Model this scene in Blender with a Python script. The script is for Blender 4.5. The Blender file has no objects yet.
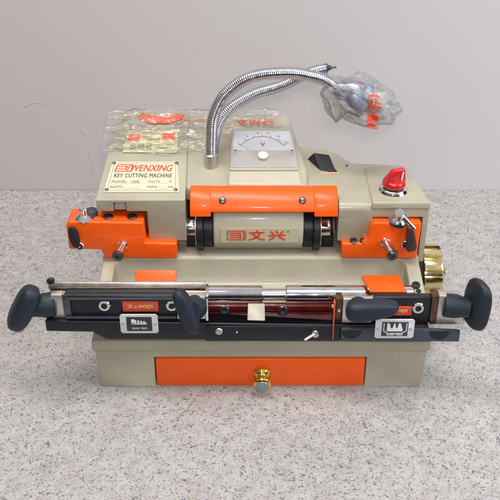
import bpy, bmesh, math, random
from mathutils import Vector, Matrix, noise
random.seed(4)
R = math.radians
MM = 0.001
sc = bpy.context.scene
col = sc.collection

# ------------------------------------------------------------------ materials
def mat(name, color, rough=.5, metal=0., coat=0., bump=0., bscale=400., spec=.5, mottled=0., mscale=30., alpha=None):
    m = bpy.data.materials.new(name); m.use_nodes = True
    nt = m.node_tree; b = nt.nodes['Principled BSDF']
    b.inputs['Base Color'].default_value = (*color, 1)
    b.inputs['Roughness'].default_value = rough
    b.inputs['Metallic'].default_value = metal
    b.inputs['Coat Weight'].default_value = coat
    b.inputs['Coat Roughness'].default_value = .08
    b.inputs['Specular IOR Level'].default_value = spec
    tc = nt.nodes.new('ShaderNodeTexCoord')
    if bump:
        n = nt.nodes.new('ShaderNodeTexNoise'); n.inputs['Scale'].default_value = bscale
        n.inputs['Detail'].default_value = 3
        nt.links.new(tc.outputs['Object'], n.inputs['Vector'])
        bp = nt.nodes.new('ShaderNodeBump'); bp.inputs['Strength'].default_value = bump
        bp.inputs['Distance'].default_value = .0006
        nt.links.new(n.outputs['Fac'], bp.inputs['Height'])
        nt.links.new(bp.outputs['Normal'], b.inputs['Normal'])
    if mottled:
        n2 = nt.nodes.new('ShaderNodeTexNoise'); n2.inputs['Scale'].default_value = mscale
        n2.inputs['Detail'].default_value = 5
        nt.links.new(tc.outputs['Object'], n2.inputs['Vector'])
        r = nt.nodes.new('ShaderNodeMapRange')
        r.inputs['From Min'].default_value = .3; r.inputs['From Max'].default_value = .7
        r.inputs['To Min'].default_value = 1 - mottled; r.inputs['To Max'].default_value = 1 + mottled
        nt.links.new(n2.outputs['Fac'], r.inputs['Value'])
        mx = nt.nodes.new('ShaderNodeVectorMath'); mx.operation = 'SCALE'
        mx.inputs[0].default_value = color
        nt.links.new(r.outputs['Result'], mx.inputs['Scale'])
        nt.links.new(mx.outputs['Vector'], b.inputs['Base Color'])
        r2 = nt.nodes.new('ShaderNodeMapRange')
        r2.inputs['From Min'].default_value = .3; r2.inputs['From Max'].default_value = .7
        r2.inputs['To Min'].default_value = rough - .06; r2.inputs['To Max'].default_value = rough + .06
        nt.links.new(n2.outputs['Fac'], r2.inputs['Value'])
        nt.links.new(r2.outputs['Result'], b.inputs['Roughness'])
    return m

M = dict(
    beige=mat('beige_cast_paint', (.385, .357, .27), .42, coat=.12, bump=.45, bscale=330, mottled=.08, mscale=22),
    cream=mat('cream_cover_paint', (.50, .455, .355), .4, coat=.15, bump=.3, bscale=260, mottled=.03),
    orange=mat('orange_paint', (.90, .105, .004), .38, coat=.12, spec=.35, bump=.3, bscale=420, mottled=.06),
    black=mat('black_machine_paint', (.010, .012, .018), .42, coat=.0, spec=.4, bump=.25, bscale=500, mottled=.25, mscale=60),
    slate=mat('slate_steel', (.055, .066, .088), .38, metal=.3, bump=.15, bscale=500, mottled=.15, mscale=60),
    rubber=mat('black_rubber', (.012, .012, .014), .6, mottled=.2),
    handle=mat('blue_black_plastic', (.013, .020, .032), .5, spec=.4, bump=.4, bscale=700, mottled=.15, mscale=50),
    chrome=mat('chrome', (.74, .73, .75), .10, metal=1, mottled=.06, mscale=90),
    steel=mat('brushed_steel', (.62, .59, .55), .36, metal=.85, bump=.15, bscale=900, mottled=.12, mscale=80),
    darksteel=mat('dark_steel', (.12, .12, .13), .3, metal=.9, mottled=.3, mscale=120),
    brown=mat('oiled_brown_steel', (.14, .075, .05), .3, metal=.7, mottled=.4, mscale=150),
    brass=mat('polished_brass', (.80, .68, .36), .16, metal=1, mottled=.1, mscale=120),
    wine=mat('dark_red_cover', (.045, .003, .004), .2, coat=.6, mottled=.3, mscale=60),
    red=mat('red_plastic', (.55, .012, .018), .25, coat=.5),
    redink=mat('red_ink', (.72, .07, .03), .5),
    redlabel=mat('red_label', (.72, .09, .04), .35, mottled=.15, mscale=200),
    blackink=mat('black_ink', (.05, .045, .04), .5),
    greyink=mat('grey_ink', (.22, .19, .15), .5),
    plate=mat('cream_metal_plate', (.68, .60, .44), .35, coat=.3, mottled=.03),
    label=mat('pale_green_label', (.56, .55, .37), .4, coat=.3),
    whiteink=mat('white_ink', (.85, .84, .82), .5),
    dial=mat('white_dial', (.74, .76, .82), .5),
    silver=mat('silver_label', (.74, .74, .76), .35, metal=.25, mottled=.06, mscale=150),
    screen=mat('dark_label', (.008, .010, .022), .25, coat=.5),
    card=mat('certificate_card', (.56, .54, .33), .55, mottled=.08, mscale=120),
    orangeink=mat('orange_ink', (.86, .10, .03), .5, mottled=.12, mscale=200),
    wood=mat('tan_gasket', (.62, .34, .20), .5),
    gold=mat('gold_paint_knob', (.8, .6, .12), .16, metal=1, bump=.2, bscale=300),
    grey=mat('grey_end_cap', (.26, .30, .36), .3, metal=.5),
    lamp=mat('grey_lamp_paint', (.27, .30, .37), .35, metal=.35, bump=1, bscale=110, mottled=.5, mscale=120),
    bulb=mat('frosted_bulb', (.5, .54, .56), .3, coat=.4),
)

def film(name, tint, body, gloss_rough=.12, bscale=90, alpha_noise=60, gloss=1.0, stretch=None):
    """thin clear packaging film: see-through, milky along wrinkles, mirror-like glints on top"""
    m = bpy.data.materials.new(name); m.use_nodes = True
    nt = m.node_tree; nt.nodes.clear(); N = nt.nodes.new; Lk = nt.links.new
    out = N('ShaderNodeOutputMaterial'); tr = N('ShaderNodeBsdfTransparent'); pr = N('ShaderNodeBsdfDiffuse'); gl = N('ShaderNodeBsdfGlossy')
    tr.inputs['Color'].default_value = (.98, .98, .98, 1)
    pr.inputs['Color'].default_value = (*tint, 1); gl.inputs['Roughness'].default_value = gloss_rough
    tc = N('ShaderNodeTexCoord'); no = N('ShaderNodeTexNoise'); no.inputs['Scale'].default_value = alpha_noise
    no.inputs['Detail'].default_value = 6; no.inputs['Distortion'].default_value = 1.2
    Lk(tc.outputs['Object'], no.inputs['Vector'])
    mr = N('ShaderNodeMapRange'); mr.inputs['From Min'].default_value = .42; mr.inputs['From Max'].default_value = .72
    mr.inputs['To Min'].default_value = body[0]; mr.inputs['To Max'].default_value = body[1]
    Lk(no.outputs['Fac'], mr.inputs['Value'])
    n2 = N('ShaderNodeTexNoise'); n2.inputs['Scale'].default_value = bscale; n2.inputs['Detail'].default_value = 3
    n2.inputs['Distortion'].default_value = 2
    if stretch:
        mp = N('ShaderNodeMapping'); mp.inputs['Scale'].default_value = stretch; mp.inputs['Rotation'].default_value = (0, 0, R(18))
        Lk(tc.outputs['Object'], mp.inputs['Vector']); Lk(mp.outputs[0], n2.inputs['Vector'])
    else: Lk(tc.outputs['Object'], n2.inputs['Vector'])
    bp = N('ShaderNodeBump'); bp.inputs['Strength'].default_value = 1; bp.inputs['Distance'].default_value = .005
    Lk(n2.outputs['Fac'], bp.inputs['Height']); Lk(bp.outputs['Normal'], gl.inputs['Normal'])
    fr = N('ShaderNodeFresnel'); fr.inputs['IOR'].default_value = 1.5; Lk(bp.outputs['Normal'], fr.inputs['Normal'])
    fm = N('ShaderNodeMath'); fm.operation = 'MULTIPLY'; fm.inputs[1].default_value = gloss; fm.use_clamp = True
    Lk(fr.outputs[0], fm.inputs[0])
    m1 = N('ShaderNodeMixShader'); Lk(mr.outputs[0], m1.inputs[0]); Lk(tr.outputs[0], m1.inputs[1]); Lk(pr.outputs[0], m1.inputs[2])
    mx = N('ShaderNodeMixShader'); Lk(fm.outputs[0], mx.inputs[0]); Lk(m1.outputs[0], mx.inputs[1]); Lk(gl.outputs[0], mx.inputs[2])
    Lk(mx.outputs[0], out.inputs['Surface'])
    return m
M['film'] = film('clear_bag_film', (.60, .59, .59), (.20, .46), .2, 60, 80, .6)
M['sheetfilm'] = film('clear_sleeve_film', (.75, .73, .70), (.03, .20), .10, 34, 35, 1.2, (.35, 1.3, 1))
M['window'] = film('meter_window', (.8, .78, .74), (.04, .10), .12, 3, 40, .35)

# ------------------------------------------------------------------ mesh helpers (millimetres)
def V(*a): return Vector(a)
def box(bm, x0, x1, y0, y1, z0, z1):
    v = [bm.verts.new((x, y, z)) for x in (x0, x1) for y in (y0, y1) for z in (z0, z1)]
    for f in ((0,1,3,2),(4,6,7,5),(0,4,5,1),(2,3,7,6),(0,2,6,4),(1,5,7,3)): bm.faces.new([v[i] for i in f])
def hexa(bm, lo, hi):
    """two quads (4 points each) joined"""
    a = [bm.verts.new(p) for p in lo]; b = [bm.verts.new(p) for p in hi]
    bm.faces.new(a[::-1]); bm.faces.new(b)
    for i in range(len(a)):
        j = (i + 1) % len(a); bm.faces.new((a[i], a[j], b[j], b[i]))
def prism(bm, pts, axis, a, b, shift=None):
    """pts 2-D polygon; axis 'x' -> (y,z), 'y' -> (x,z), 'z' -> (x,y)"""
    def P(p, t):
        if axis == 'x': return (t, p[0], p[1])
        if axis == 'y': return (p[0], t, p[1])
        return (p[0], p[1], t)
    hexa(bm, [P(p, a) for p in pts], [P(p, b) for p in pts])
def frame(d):
    d = Vector(d).normalized()
    u = Vector((0, 0, 1)) if abs(d.z) < .9 else Vector((1, 0, 0))
    r = d.cross(u).normalized(); return r, r.cross(d).normalized(), d
def lathe(bm, p0, d, prof, n=32, ph=0, ripple=None):
    """prof: list of (t along d, radius)"""
    r, u, d = frame(d); p0 = Vector(p0); rings = []
    for t, rad in prof:
        ring = []
        for k in range(n):
            a = 2 * math.pi * k / n + ph; rr = rad * (ripple(a) if ripple else 1)
            ring.append(bm.verts.new(p0 + d * t + (r * math.cos(a) + u * math.sin(a)) * rr))
        rings.append(ring)
    for A, B in zip(rings, rings[1:]):
        for k in range(n): bm.faces.new((A[k], A[(k+1) % n], B[(k+1) % n], B[k]))
    bm.faces.new(rings[0][::-1]); bm.faces.new(rings[-1])
def cyl(bm, p0, p1, r, n=32, ch=None):
    p0 = Vector(p0); p1 = Vector(p1); L = (p1 - p0).length; c = ch if ch is not None else min(r, L) * .12
    lathe(bm, p0, p1 - p0, [(0, r - c), (c, r), (L - c, r), (L, r - c)], n)
def catmull(pts, step):
    P = [Vector(p) for p in pts]; P = [P[0]*2 - P[1]] + P + [P[-1]*2 - P[-2]]; out = []
    for i in range(1, len(P) - 2):
        for k in range(24):
            t = k / 24; a, b, c, d = P[i-1], P[i], P[i+1], P[i+2]
            out.append(.5 * ((2*b) + (c - a)*t + (2*a - 5*b + 4*c - d)*t*t + (3*b - a - 3*c + d)*t**3))
    out.append(P[-2])
    res = [out[0]]; acc = 0
    for a, b in zip(out, out[1:]):
        seg = (b - a).length; pos = 0
        while acc + seg - pos >= step:
            pos += step - acc; acc = 0; res.append(a.lerp(b, pos / seg))
        acc += seg - pos
    return res
def tube(bm, pts, rads, n=16):
    rings = []; prev = None
    for i, p in enumerate(pts):
        d = (pts[min(i+1, len(pts)-1)] - pts[max(i-1, 0)]).normalized()
        if prev is None: r, u, _ = frame(d)
        else:
            r = (prev - d * prev.dot(d)).normalized(); u = r.cross(d)
        prev = r
        rings.append([bm.verts.new(p + (r*math.cos(2*math.pi*k/n) + u*math.sin(2*math.pi*k/n)) * rads[i]) for k in range(n)])
    for A, B in zip(rings, rings[1:]):
        for k in range(n): bm.faces.new((A[k], A[(k+1) % n], B[(k+1) % n], B[k]))
    bm.faces.new(rings[0][::-1]); bm.faces.new(rings[-1])
def superell(bm, c, ax, ay, az, e=2.6, nu=32, nv=20, warp=None):
    """ellipsoid with three half-axis vectors, exponent e squares it up"""
    c = Vector(c); ax, ay, az = Vector(ax), Vector(ay), Vector(az); rings = []
    sg = lambda v: math.copysign(abs(v) ** (2/e), v)
    for j in range(1, nv):
        th = math.pi * j / nv; ring = []
        for k in range(nu):
            ph = 2*math.pi*k/nu
            x, y, z = sg(math.sin(th)) * sg(math.cos(ph)), sg(math.sin(th)) * sg(math.sin(ph)), sg(math.cos(th))
            if warp: x, y, z = warp(x, y, z)
            ring.append(bm.verts.new(c + ax*x + ay*y + az*z))
        rings.append(ring)
    t = (0, 0, 1); b = (0, 0, -1)
    if warp: t = warp(*t); b = warp(*b)
    T = bm.verts.new(c + ax*t[0] + ay*t[1] + az*t[2]); B = bm.verts.new(c + ax*b[0] + ay*b[1] + az*b[2])
    for A, Bq in zip(rings, rings[1:]):
        for k in range(nu): bm.faces.new((A[k], Bq[k], Bq[(k+1) % nu], A[(k+1) % nu]))
    for k in range(nu):
        bm.faces.new((T, rings[0][k], rings[0][(k+1) % nu])); bm.faces.new((B, rings[-1][(k+1) % nu], rings[-1][k]))

def meshobj(name, me, m, parent):
    o = bpy.data.objects.new(name, me); col.objects.link(o)
    if not me.materials: me.materials.append(m)
    if parent is not None: o.parent = parent
    return o
def obj(name, bm, m, parent=None, bevel=0, seg=3, smooth=True, angle=35, cut=None, origin=None):
    """links ONE mesh; vertices are given in millimetres in world space"""
    bmesh.ops.recalc_face_normals(bm, faces=bm.faces)
    bm.transform(Matrix.Scale(MM, 4))
    me = bpy.data.meshes.new(name); bm.to_mesh(me); bm.free()
    o = meshobj(name, me, m, None)
    tmp = []
    if cut:
        for cb in cut:
            bmesh.ops.recalc_face_normals(cb, faces=cb.faces); cb.transform(Matrix.Scale(MM, 4))
            cm = bpy.data.meshes.new('cut'); cb.to_mesh(cm); cb.free()
            co = bpy.data.objects.new('cut', cm); col.objects.link(co); tmp.append(co)
            md = o.modifiers.new('b', 'BOOLEAN'); md.operation = 'DIFFERENCE'; md.object = co; md.solver = 'EXACT'
    if bevel:
        md = o.modifiers.new('bevel', 'BEVEL'); md.width = bevel * MM; md.segments = seg
        md.limit_method = 'ANGLE'; md.angle_limit = R(30); md.harden_normals = False
    if cut or bevel:
        dg = bpy.context.evaluated_depsgraph_get(); dg.update()
        nm = bpy.data.meshes.new_from_object(o.evaluated_get(dg)); o.modifiers.clear()
        old = o.data; o.data = nm; nm.name = name; bpy.data.meshes.remove(old)
    for t in tmp: bpy.data.objects.remove(t)
    me = o.data
    if smooth:
        for p in me.polygons: p.use_smooth = True
        me.set_sharp_from_angle(angle=R(angle))
    # origin to the middle of the part
    c = Vector((0, 0, 0))
    if len(me.vertices):
        mn = Vector([min(v.co[i] for v in me.vertices) for i in range(3)]); mxx = Vector([max(v.co[i] for v in me.vertices) for i in range(3)])
        c = (mn + mxx) / 2
        if origin == 'base': c.z = mn.z
    # keep object-space textures continuous across the machine: leave origin only for top-level things
    if parent is None:
        me.transform(Matrix.Translation(-c)); o.location = c
    else:
        wp = parent
        pw = Vector((0, 0, 0))
        while wp is not None: pw += wp.location; wp = wp.parent
        me.transform(Matrix.Translation(-c)); o.location = c - pw
        o.parent = parent
    return o
def B(): return bmesh.new()
def part_box(name, m, parent, *a, bevel=1.0, seg=2, **k):
    b = B(); box(b, *a); return obj(name, b, m, parent, bevel, seg, **k)

def text(name, body, m, parent, P, right, up, w, h, depth=.25, shear=0, weight=0, space=1.0, extra=None):
    """flat raised lettering: P = lower left corner (mm), w x h its size"""
    cu = bpy.data.curves.new(name, 'FONT'); cu.body = body; cu.shear = shear; cu.space_character = space
    cu.offset = 0 if ('M' in body or 'W' in body) else weight; bold = weight * 18 if ('M' in body or 'W' in body) else 0; cu.extrude = .02; cu.resolution_u = 3
    to = bpy.data.objects.new(name, cu); col.objects.link(to)
    dg = bpy.context.evaluated_depsgraph_get(); dg.update()
    me = bpy.data.meshes.new_from_object(to.evaluated_get(dg)); bpy.data.objects.remove(to)
    b = B(); b.from_mesh(me); bpy.data.meshes.remove(me)
    if not b.verts: b.free(); return None
    xs = [v.co.x for v in b.verts]; ys = [v.co.y for v in b.verts]
    x0, x1, y0, y1 = min(xs), max(xs), min(ys), max(ys)
    right = Vector(right).normalized(); up = Vector(up).normalized(); n = right.cross(up)
    for v in b.verts:
        a = (v.co.x - x0) / max(x1 - x0, 1e-6) * w; c = (v.co.y - y0) / max(y1 - y0, 1e-6) * h
        v.co = Vector(P) + right * a + up * c + n * (depth if v.co.z > 0 else -.3)
    if bold:
        dup_ = bmesh.ops.duplicate(b, geom=b.verts[:] + b.edges[:] + b.faces[:])
        for g_ in dup_['geom']:
            if isinstance(g_, bmesh.types.BMVert): g_.co += right * bold + n * .03
    return b if extra == 'bm' else obj(name, b, m, parent, smooth=False)
def bar2(b, P, right, up, x0, x1, y0, y1, depth=.25):
    """thin raised rectangle in a label plane"""
    P = Vector(P); r = Vector(right).normalized(); u = Vector(up).normalized(); n = r.cross(u)
    pts = [P + r*x + u*y for x, y in ((x0, y0), (x1, y0), (x1, y1), (x0, y1))]
    hexa(b, [p - n*.3 for p in pts], [p + n*depth for p in pts])
def stroke2(b, P, right, up, pts, w, depth=.25):
    P = Vector(P); r = Vector(right).normalized(); u = Vector(up).normalized(); n = r.cross(u)
    for (xa, ya), (xb, yb) in zip(pts, pts[1:]):
        d = Vector((xb-xa, yb-ya)); L = d.length
        if L < 1e-6: continue
        d /= L; q = Vector((-d.y, d.x)) * w/2; e = d * w * .2
        c = [(xa-e.x+q.x, ya-e.y+q.y), (xb+e.x+q.x, yb+e.y+q.y), (xb+e.x-q.x, yb+e.y-q.y), (xa-e.x-q.x, ya-e.y-q.y)]
        depth += .004
        p3 = [P + r*x + u*y for x, y in c]
        hexa(b, [p - n*.3 for p in p3], [p + n*depth for p in p3])

# ------------------------------------------------------------------ table and wall (the setting)
def table_material():
    m = bpy.data.materials.new('speckled_laminate'); m.use_nodes = True
    nt = m.node_tree; b = nt.nodes['Principled BSDF']; N = nt.nodes.new; Lk = nt.links.new
    b.inputs['Roughness'].default_value = .36; b.inputs['Specular IOR Level'].default_value = .45
    tc = N('ShaderNodeTexCoord')
    def layer(scale, det, dist, lo, hi, off, rough=.5):
        mp = N('ShaderNodeMapping'); mp.inputs['Location'].default_value = off
        Lk(tc.outputs['Object'], mp.inputs['Vector'])
        n = N('ShaderNodeTexNoise'); n.inputs['Scale'].default_value = scale; n.inputs['Detail'].default_value = det
        n.inputs['Distortion'].default_value = dist; n.inputs['Roughness'].default_value = rough
        Lk(mp.outputs[0], n.inputs['Vector'])
        r = N('ShaderNodeMapRange'); r.inputs['From Min'].default_value = lo; r.inputs['From Max'].default_value = hi
        Lk(n.outputs['Fac'], r.inputs['Value']); return r.outputs['Result']
    base = N('ShaderNodeMix'); base.data_type = 'RGBA'
    base.inputs['A'].default_value = (.385, .362, .35, 1); base.inputs['B'].default_value = (.44, .425, .423, 1)
    Lk(layer(90, 3, 0, .4, .6, (0, 0, 0)), base.inputs['Factor'])
    cur = base.outputs['Result']
    for (scale, det, dist, lo, hi, off, c, k) in (
            (130, 2, 1.5, .60, .65, (3.1, 1.7, 0), (.32, .28, .22, 1), .35),
            (185, 2, 2.2, .60, .622, (1.3, 7.7, .2), (.135, .135, .15, 1), .8),
            (260, 2, 1.8, .62, .645, (9.3, 2.7, .4), (.07, .075, .10, 1), .8),
            (130, 2, 2.8, .66, .68, (5.3, 4.7, .6), (.55, .53, .53, 1), .5)):
        f = layer(scale, det, dist, lo, hi, off)
        ml = N('ShaderNodeMath'); ml.operation = 'MULTIPLY'; ml.inputs[1].default_value = k; Lk(f, ml.inputs[0])
        mx = N('ShaderNodeMix'); mx.data_type = 'RGBA'; Lk(ml.outputs[0], mx.inputs['Factor']); Lk(cur, mx.inputs['A'])
        mx.inputs['B'].default_value = c; cur = mx.outputs['Result']
    big = layer(4, 4, .5, .3, .7, (2, 2, 0)); mb = N('ShaderNodeMapRange'); mb.inputs['To Min'].default_value = .92; mb.inputs['To Max'].default_value = 1.04
    Lk(big, mb.inputs['Value']); vm_ = N('ShaderNodeVectorMath'); vm_.operation = 'SCALE'; Lk(cur, vm_.inputs[0]); Lk(mb.outputs[0], vm_.inputs['Scale'])
    Lk(vm_.outputs['Vector'], b.inputs['Base Color'])
    mr = N('ShaderNodeMapRange'); mr.inputs['To Min'].default_value = .28; mr.inputs['To Max'].default_value = .44
    Lk(layer(40, 4, 1, .3, .7, (7, 1, 0)), mr.inputs['Value']); Lk(mr.outputs[0], b.inputs['Roughness'])
    return m
def wall_material():
    m = bpy.data.materials.new('painted_wall'); m.use_nodes = True
    nt = m.node_tree; b = nt.nodes['Principled BSDF']; N = nt.nodes.new; Lk = nt.links.new
    b.inputs['Roughness'].default_value = .6
    tc = N('ShaderNodeTexCoord')
    n = N('ShaderNodeTexNoise'); n.inputs['Scale'].default_value = 5; n.inputs['Detail'].default_value = 6
    Lk(tc.outputs['Object'], n.inputs['Vector'])
    mx = N('ShaderNodeMix'); mx.data_type = 'RGBA'
    mx.inputs['A'].default_value = (.58, .54, .535, 1); mx.inputs['B'].default_value = (.625, .59, .595, 1)
    Lk(n.outputs['Fac'], mx.inputs['Factor']); Lk(mx.outputs['Result'], b.inputs['Base Color'])
    n2 = N('ShaderNodeTexNoise'); n2.inputs['Scale'].default_value = 260; Lk(tc.outputs['Object'], n2.inputs['Vector'])
    bp = N('ShaderNodeBump'); bp.inputs['Strength'].default_value = .12; bp.inputs['Distance'].default_value = .001
    Lk(n2.outputs['Fac'], bp.inputs['Height']); Lk(bp.outputs['Normal'], b.inputs['Normal'])
    return m
tb = part_box('tabletop', table_material(), None, -900, 900, -420, 443, -30, 0, bevel=0); tb['kind'] = 'structure'
wl = part_box('wall', wall_material(), None, -900, 900, 444, 470, -200, 900, bevel=0); wl['kind'] = 'structure'
for pts in ([(-333, 443.9, 131), (-320, 443.9, 137), (-307, 443.9, 138.7), (-294, 443.9, 133)], [(-283, 443.9, 127), (-268, 443.9, 113), (-257, 443.9, 100.5), (-248, 443.9, 88)], [(-247, 443.9, 66), (-244, 443.9, 45), (-243, 443.9, 14)]):
    b = B(); P = catmull(pts, 2); tube(b, P, [.15 + .7*abs(noise.noise(p*.07)) for p in P], 6); obj('scuff_mark', b, mat('scuff', (.50, .46, .455), .7), wl)

# ------------------------------------------------------------------ the machine
mach = bpy.data.objects.new('key_cutting_machine', None); col.objects.link(mach)
mach.location = (0, 120*MM, 0); mach.empty_display_size = .05
mach['label'] = 'beige and orange key cutting machine with gooseneck lamp and voltmeter standing on speckled tabletop'
mach['category'] = 'key cutter'

# base box with the drawer opening
def tapered(b, x0, x1, y0, y1, z0, z1, tx):
    hexa(b, [(x0+tx, y0, z0), (x1-tx, y0, z0), (x1-tx, y1-tx, z0), (x0+tx, y1-tx, z0)],
            [(x0, y0, z1), (x1, y0, z1), (x1, y1, z1), (x0, y1, z1)])
b = B(); tapered(b, -173, 173, 0, 235, 0, 49, 3)
c1 = B(); box(c1, -112.3, 110.3, -10, 215, 1.4, 40.2)
base = obj('base_box', b, M['beige'], mach, 2.2, 3, cut=[c1])
part_box('base_flange', M['beige'], mach, -175.5, 175.5, -2, 237, 49.2, 63, bevel=2.2, seg=3)
dr = part_box('drawer', M['orange'], mach, -110.8, 108.8, -.8, 205, 2.2, 38.6, bevel=1.2, seg=3)
b = B(); lathe(b, (1, -.8, 19), (0, -1, -.12), [(0, 6.2), (1.5, 9.2), (3.2, 9.0), (5, 6.0), (7, 4.6), (10, 4.6), (12.5, 8.2), (14.5, 9.8), (17, 9.6), (18.6, 7.2), (18.7, 6.9)], 40, ripple=lambda a: 1 + .03*math.sin(10*a))
kn = obj('knob', b, M['gold'], dr, angle=60)
b = B(); lathe(b, (1, -19.5, 16.8), (0, -1, -.12), [(0, 6.9), (.6, 6.6), (1.2, 5.0), (1.5, .4)], 32)
obj('knob_face', b, M['grey'], dr)

# tray casting: floor, side arms and the block behind
b = B(); prism(b, [(20, 63.2), (20, 86), (34, 92), (90, 101), (96, 105), (236, 105), (236, 63.2)], 'x', -173, 173)
c1 = B(); prism(c1, [(5, 70), (5, 140), (96, 140), (93, 104), (90, 84), (84, 74), (74, 70)], 'x', -159, 158)
bmesh.ops.recalc_face_normals(c1, faces=c1.faces)
es = [e for e in c1.edges if abs((e.verts[0].co - e.verts[1].co).x) < 1 and all(v.co.y > 70 for v in e.verts)]
bmesh.ops.bevel(c1, geom=es, offset=9, segments=5, profile=.5, affect='EDGES', clamp_overlap=True)
tray = obj('tray_casting', b, M['beige'], mach, 1.6, 3, cut=[c1])
for x in (-166, 166):
    b = B(); cyl(b, (x, 44, 90), (x, 43.4, 95.2), 2.6, 20); obj('mounting_hole', b, M['rubber'], tray)
b = B(); lathe(b, (0, 103, 100), (0, -1, .2), [(0, 2), (14, 1.4)], 12); b.free()

# head: mass behind the cutters
def TZ(y): return 173.5 + .197 * (y - 97)
def slab(b, outline, zlo, ztop):
    hexa(b, [(x, y, zlo) for x, y in outline], [(x, y, ztop(x, y)) for x, y in outline])
def cbox(*a):
    c = B(); box(c, *a); return c
b = B(); slab(b, [(-82, 119.5), (50, 119.5), (52, 150), (33.5, 255), (-86, 255)], 105.2, lambda x, y: TZ(y) - 1.0)
obj('motor_cover', b, M['beige'], mach, 4, 4, cut=[cbox(-90, 60, 100, 141.8, 90, 160)])
b = B(); slab(b, [(-175, 97), (-80.5, 97), (-84.5, 257), (-168, 257)], 105.2, lambda x, y: TZ(y))
guard = obj('cutter_guard', b, M['beige'], mach, 2.2, 3, cut=[cbox(-190, -121, 90, 119, 90, 160.5), cbox(-122, -60, 90, 119.3, 90, 124), cbox(-157, -143, 90, 104, 150, 170.5)])
b = B(); prism(b, [(-156.6, 161), (-143.4, 161), (-143.4, 167), (-146, 170), (-154, 170), (-156.6, 167)], 'y', 98.8, 110)
obj('guard_tab', b, M['beige'], guard, 1.2, 2)
# right cutter guard: arch over the orange guide block, raised switch platform
b = B(); slab(b, [(83, 97), (179, 97), (166, 188), (106, 194), (84, 228), (46, 228), (46, 117), (83, 117)], 97, lambda x, y: 168.8 + max(0, 80 - x) * .16)
bmesh.ops.recalc_face_normals(b, faces=b.faces)
bmesh.ops.bevel(b, geom=[e for e in b.edges if all(v.co.z > 160 and v.co.y < 100 for v in e.verts)], offset=9, segments=8, profile=.5, affect='EDGES')
rh = obj('switch_housing', b, M['beige'], mach, 2.5, 4, cut=[cbox(119.6, 173.2, 90, 117, 90, 153.5), cbox(40, 83, 96, 142, 90, 160), cbox(80, 119.7, 90, 142, 90, 123.6)])
b = B(); hexa(b, [(117, 95.5, 163), (180.8, 95.5, 163), (167, 186, 163), (117, 186, 163)],
                 [(118, 96.5, 171.5), (179.6, 96.5, 171.5), (165.5, 184, 171.5), (118, 184, 169.3)])
plat = obj('switch_platform', b, M['beige'], mach, 2.2, 4)
# rotary switch
b = B(); lathe(b, (143.5, 124, 171.2), (0, -.08, 1), [(0, 15.2), (1.5, 15.6), (3.2, 14.6), (4.6, 13.6), (5.4, 12.2)], 40)
sw = obj('rotary_switch', b, M['chrome'], mach)
b = B(); lathe(b, (143.5, 123.6, 176.2), (0, -.08, 1), [(0, 11.3), (2.6, 11.2)], 40); obj('switch_collar', b, M['darksteel'], sw)
b = B(); lathe(b, (143.5, 123.4, 178.4), (0, -.08, 1), [(0, 12.4), (1.2, 12.8), (5, 12.2), (7, 10.8)], 40)
dv = Vector((.93, .36, 0)).normalized(); pv = Vector((-dv.y, dv.x, 0)); c = Vector((143.5, 123, 184))
lo = [c + dv*s*11.4 + pv*t*5.8 for s, t in ((-1, -1), (1, -1), (1, 1), (-1, 1))]
hi = [c + Vector((0, -1.4, 14)) + dv*s + pv*t*3.2 for s, t in ((-3.5, -1), (10.2, -1), (10.2, 1), (-3.5, 1))]
hexa(b, lo, hi); obj('switch_handle', b, M['red'], sw, 1.6, 3)
b = B(); lathe(b, (143, 124, 198), (0, -.1, 1), [(0, .1), (.1, .1)], 6); b.free()
b = B(); stroke2(b, (151, 118.2, 190), dv, (0, .0, 1), [(-.5, -3.5), (.7, 6)], 1.2); obj('pointer_mark', b, M['whiteink'], sw)

# rocker switch standing in its tan gasket
def skew(x, y, z): return (x - .48 * (y - 167) , y, z)
b = B(); hexa(b, [skew(67, 166.5, 168.5), skew(88, 166.5, 168.5), skew(94, 203, 168.5), skew(66, 203, 168.5)], [skew(67, 166.5, 170.6), skew(88, 166.5, 170.6), skew(94, 203, 170.6), skew(66, 203, 170.6)])
rk = obj('rocker_frame', b, M['rubber'], mach, .6, 2)
b = B(); hexa(b, [skew(67, 164.4, 169), skew(88, 164.4, 169), skew(88, 166.3, 169), skew(67, 166.3, 169)], [skew(67, 164.6, 171), skew(88, 164.6, 171), skew(88, 166.3, 172), skew(67, 166.3, 172)])
obj('rocker_gasket', b, M['wood'], rk, .3, 1)
b = B(); hexa(b, [skew(68, 168.5, 170), skew(87.5, 168.5, 170), skew(93, 200, 170), skew(68, 200, 170)], [skew(72, 175, 173.5), skew(87, 174, 173), skew(90, 190, 182), skew(73, 192, 184)])
obj('rocker_button', b, M['rubber'], rk, 3.5, 4)
b = B(); lathe(b, (99, 186, 169.2), (0, 0, 1), [(0, 1.1), (2, .8)], 12); obj('housing_pin', b, M['darksteel'], rh)

# spindle: housing, cutters, nuts, black boxes standing in for the shade behind
b = B(); prism(b, [(102, 112), (95.2, 121.5), (94.4, 142), (97.5, 151), (104, 158), (116, 162), (138, 162), (142, 140), (138, 105.5), (110, 105.5)], 'x', -51.5, 46)
hs = obj('spindle_housing', b, M['cream'], mach, 2.4, 4)
b = B(); hexa(b, [(-70, 112, 104), (64, 112, 104), (64, 141.5, 104), (-70, 141.5, 104)], [(-50, 108, 116), (45, 108, 116), (45, 141.5, 116), (-50, 141.5, 116)])
obj('housing_foot', b, M['beige'], mach, 2, 3)
part_box('cutter_shade', M['rubber'], mach, -81.5, 81.5, 138, 141.4, 105.4, 160, bevel=.5)  # black board added as the shade in the recess behind the cutters
for x0, x1 in ((-82, -70.6), (64.5, 81)): part_box('nut_shade_block', M['rubber'], mach, x0, x1, 113, 137.8, 105.4, 120, bevel=1)  # black blocks added as the shade below the shaft nuts
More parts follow.
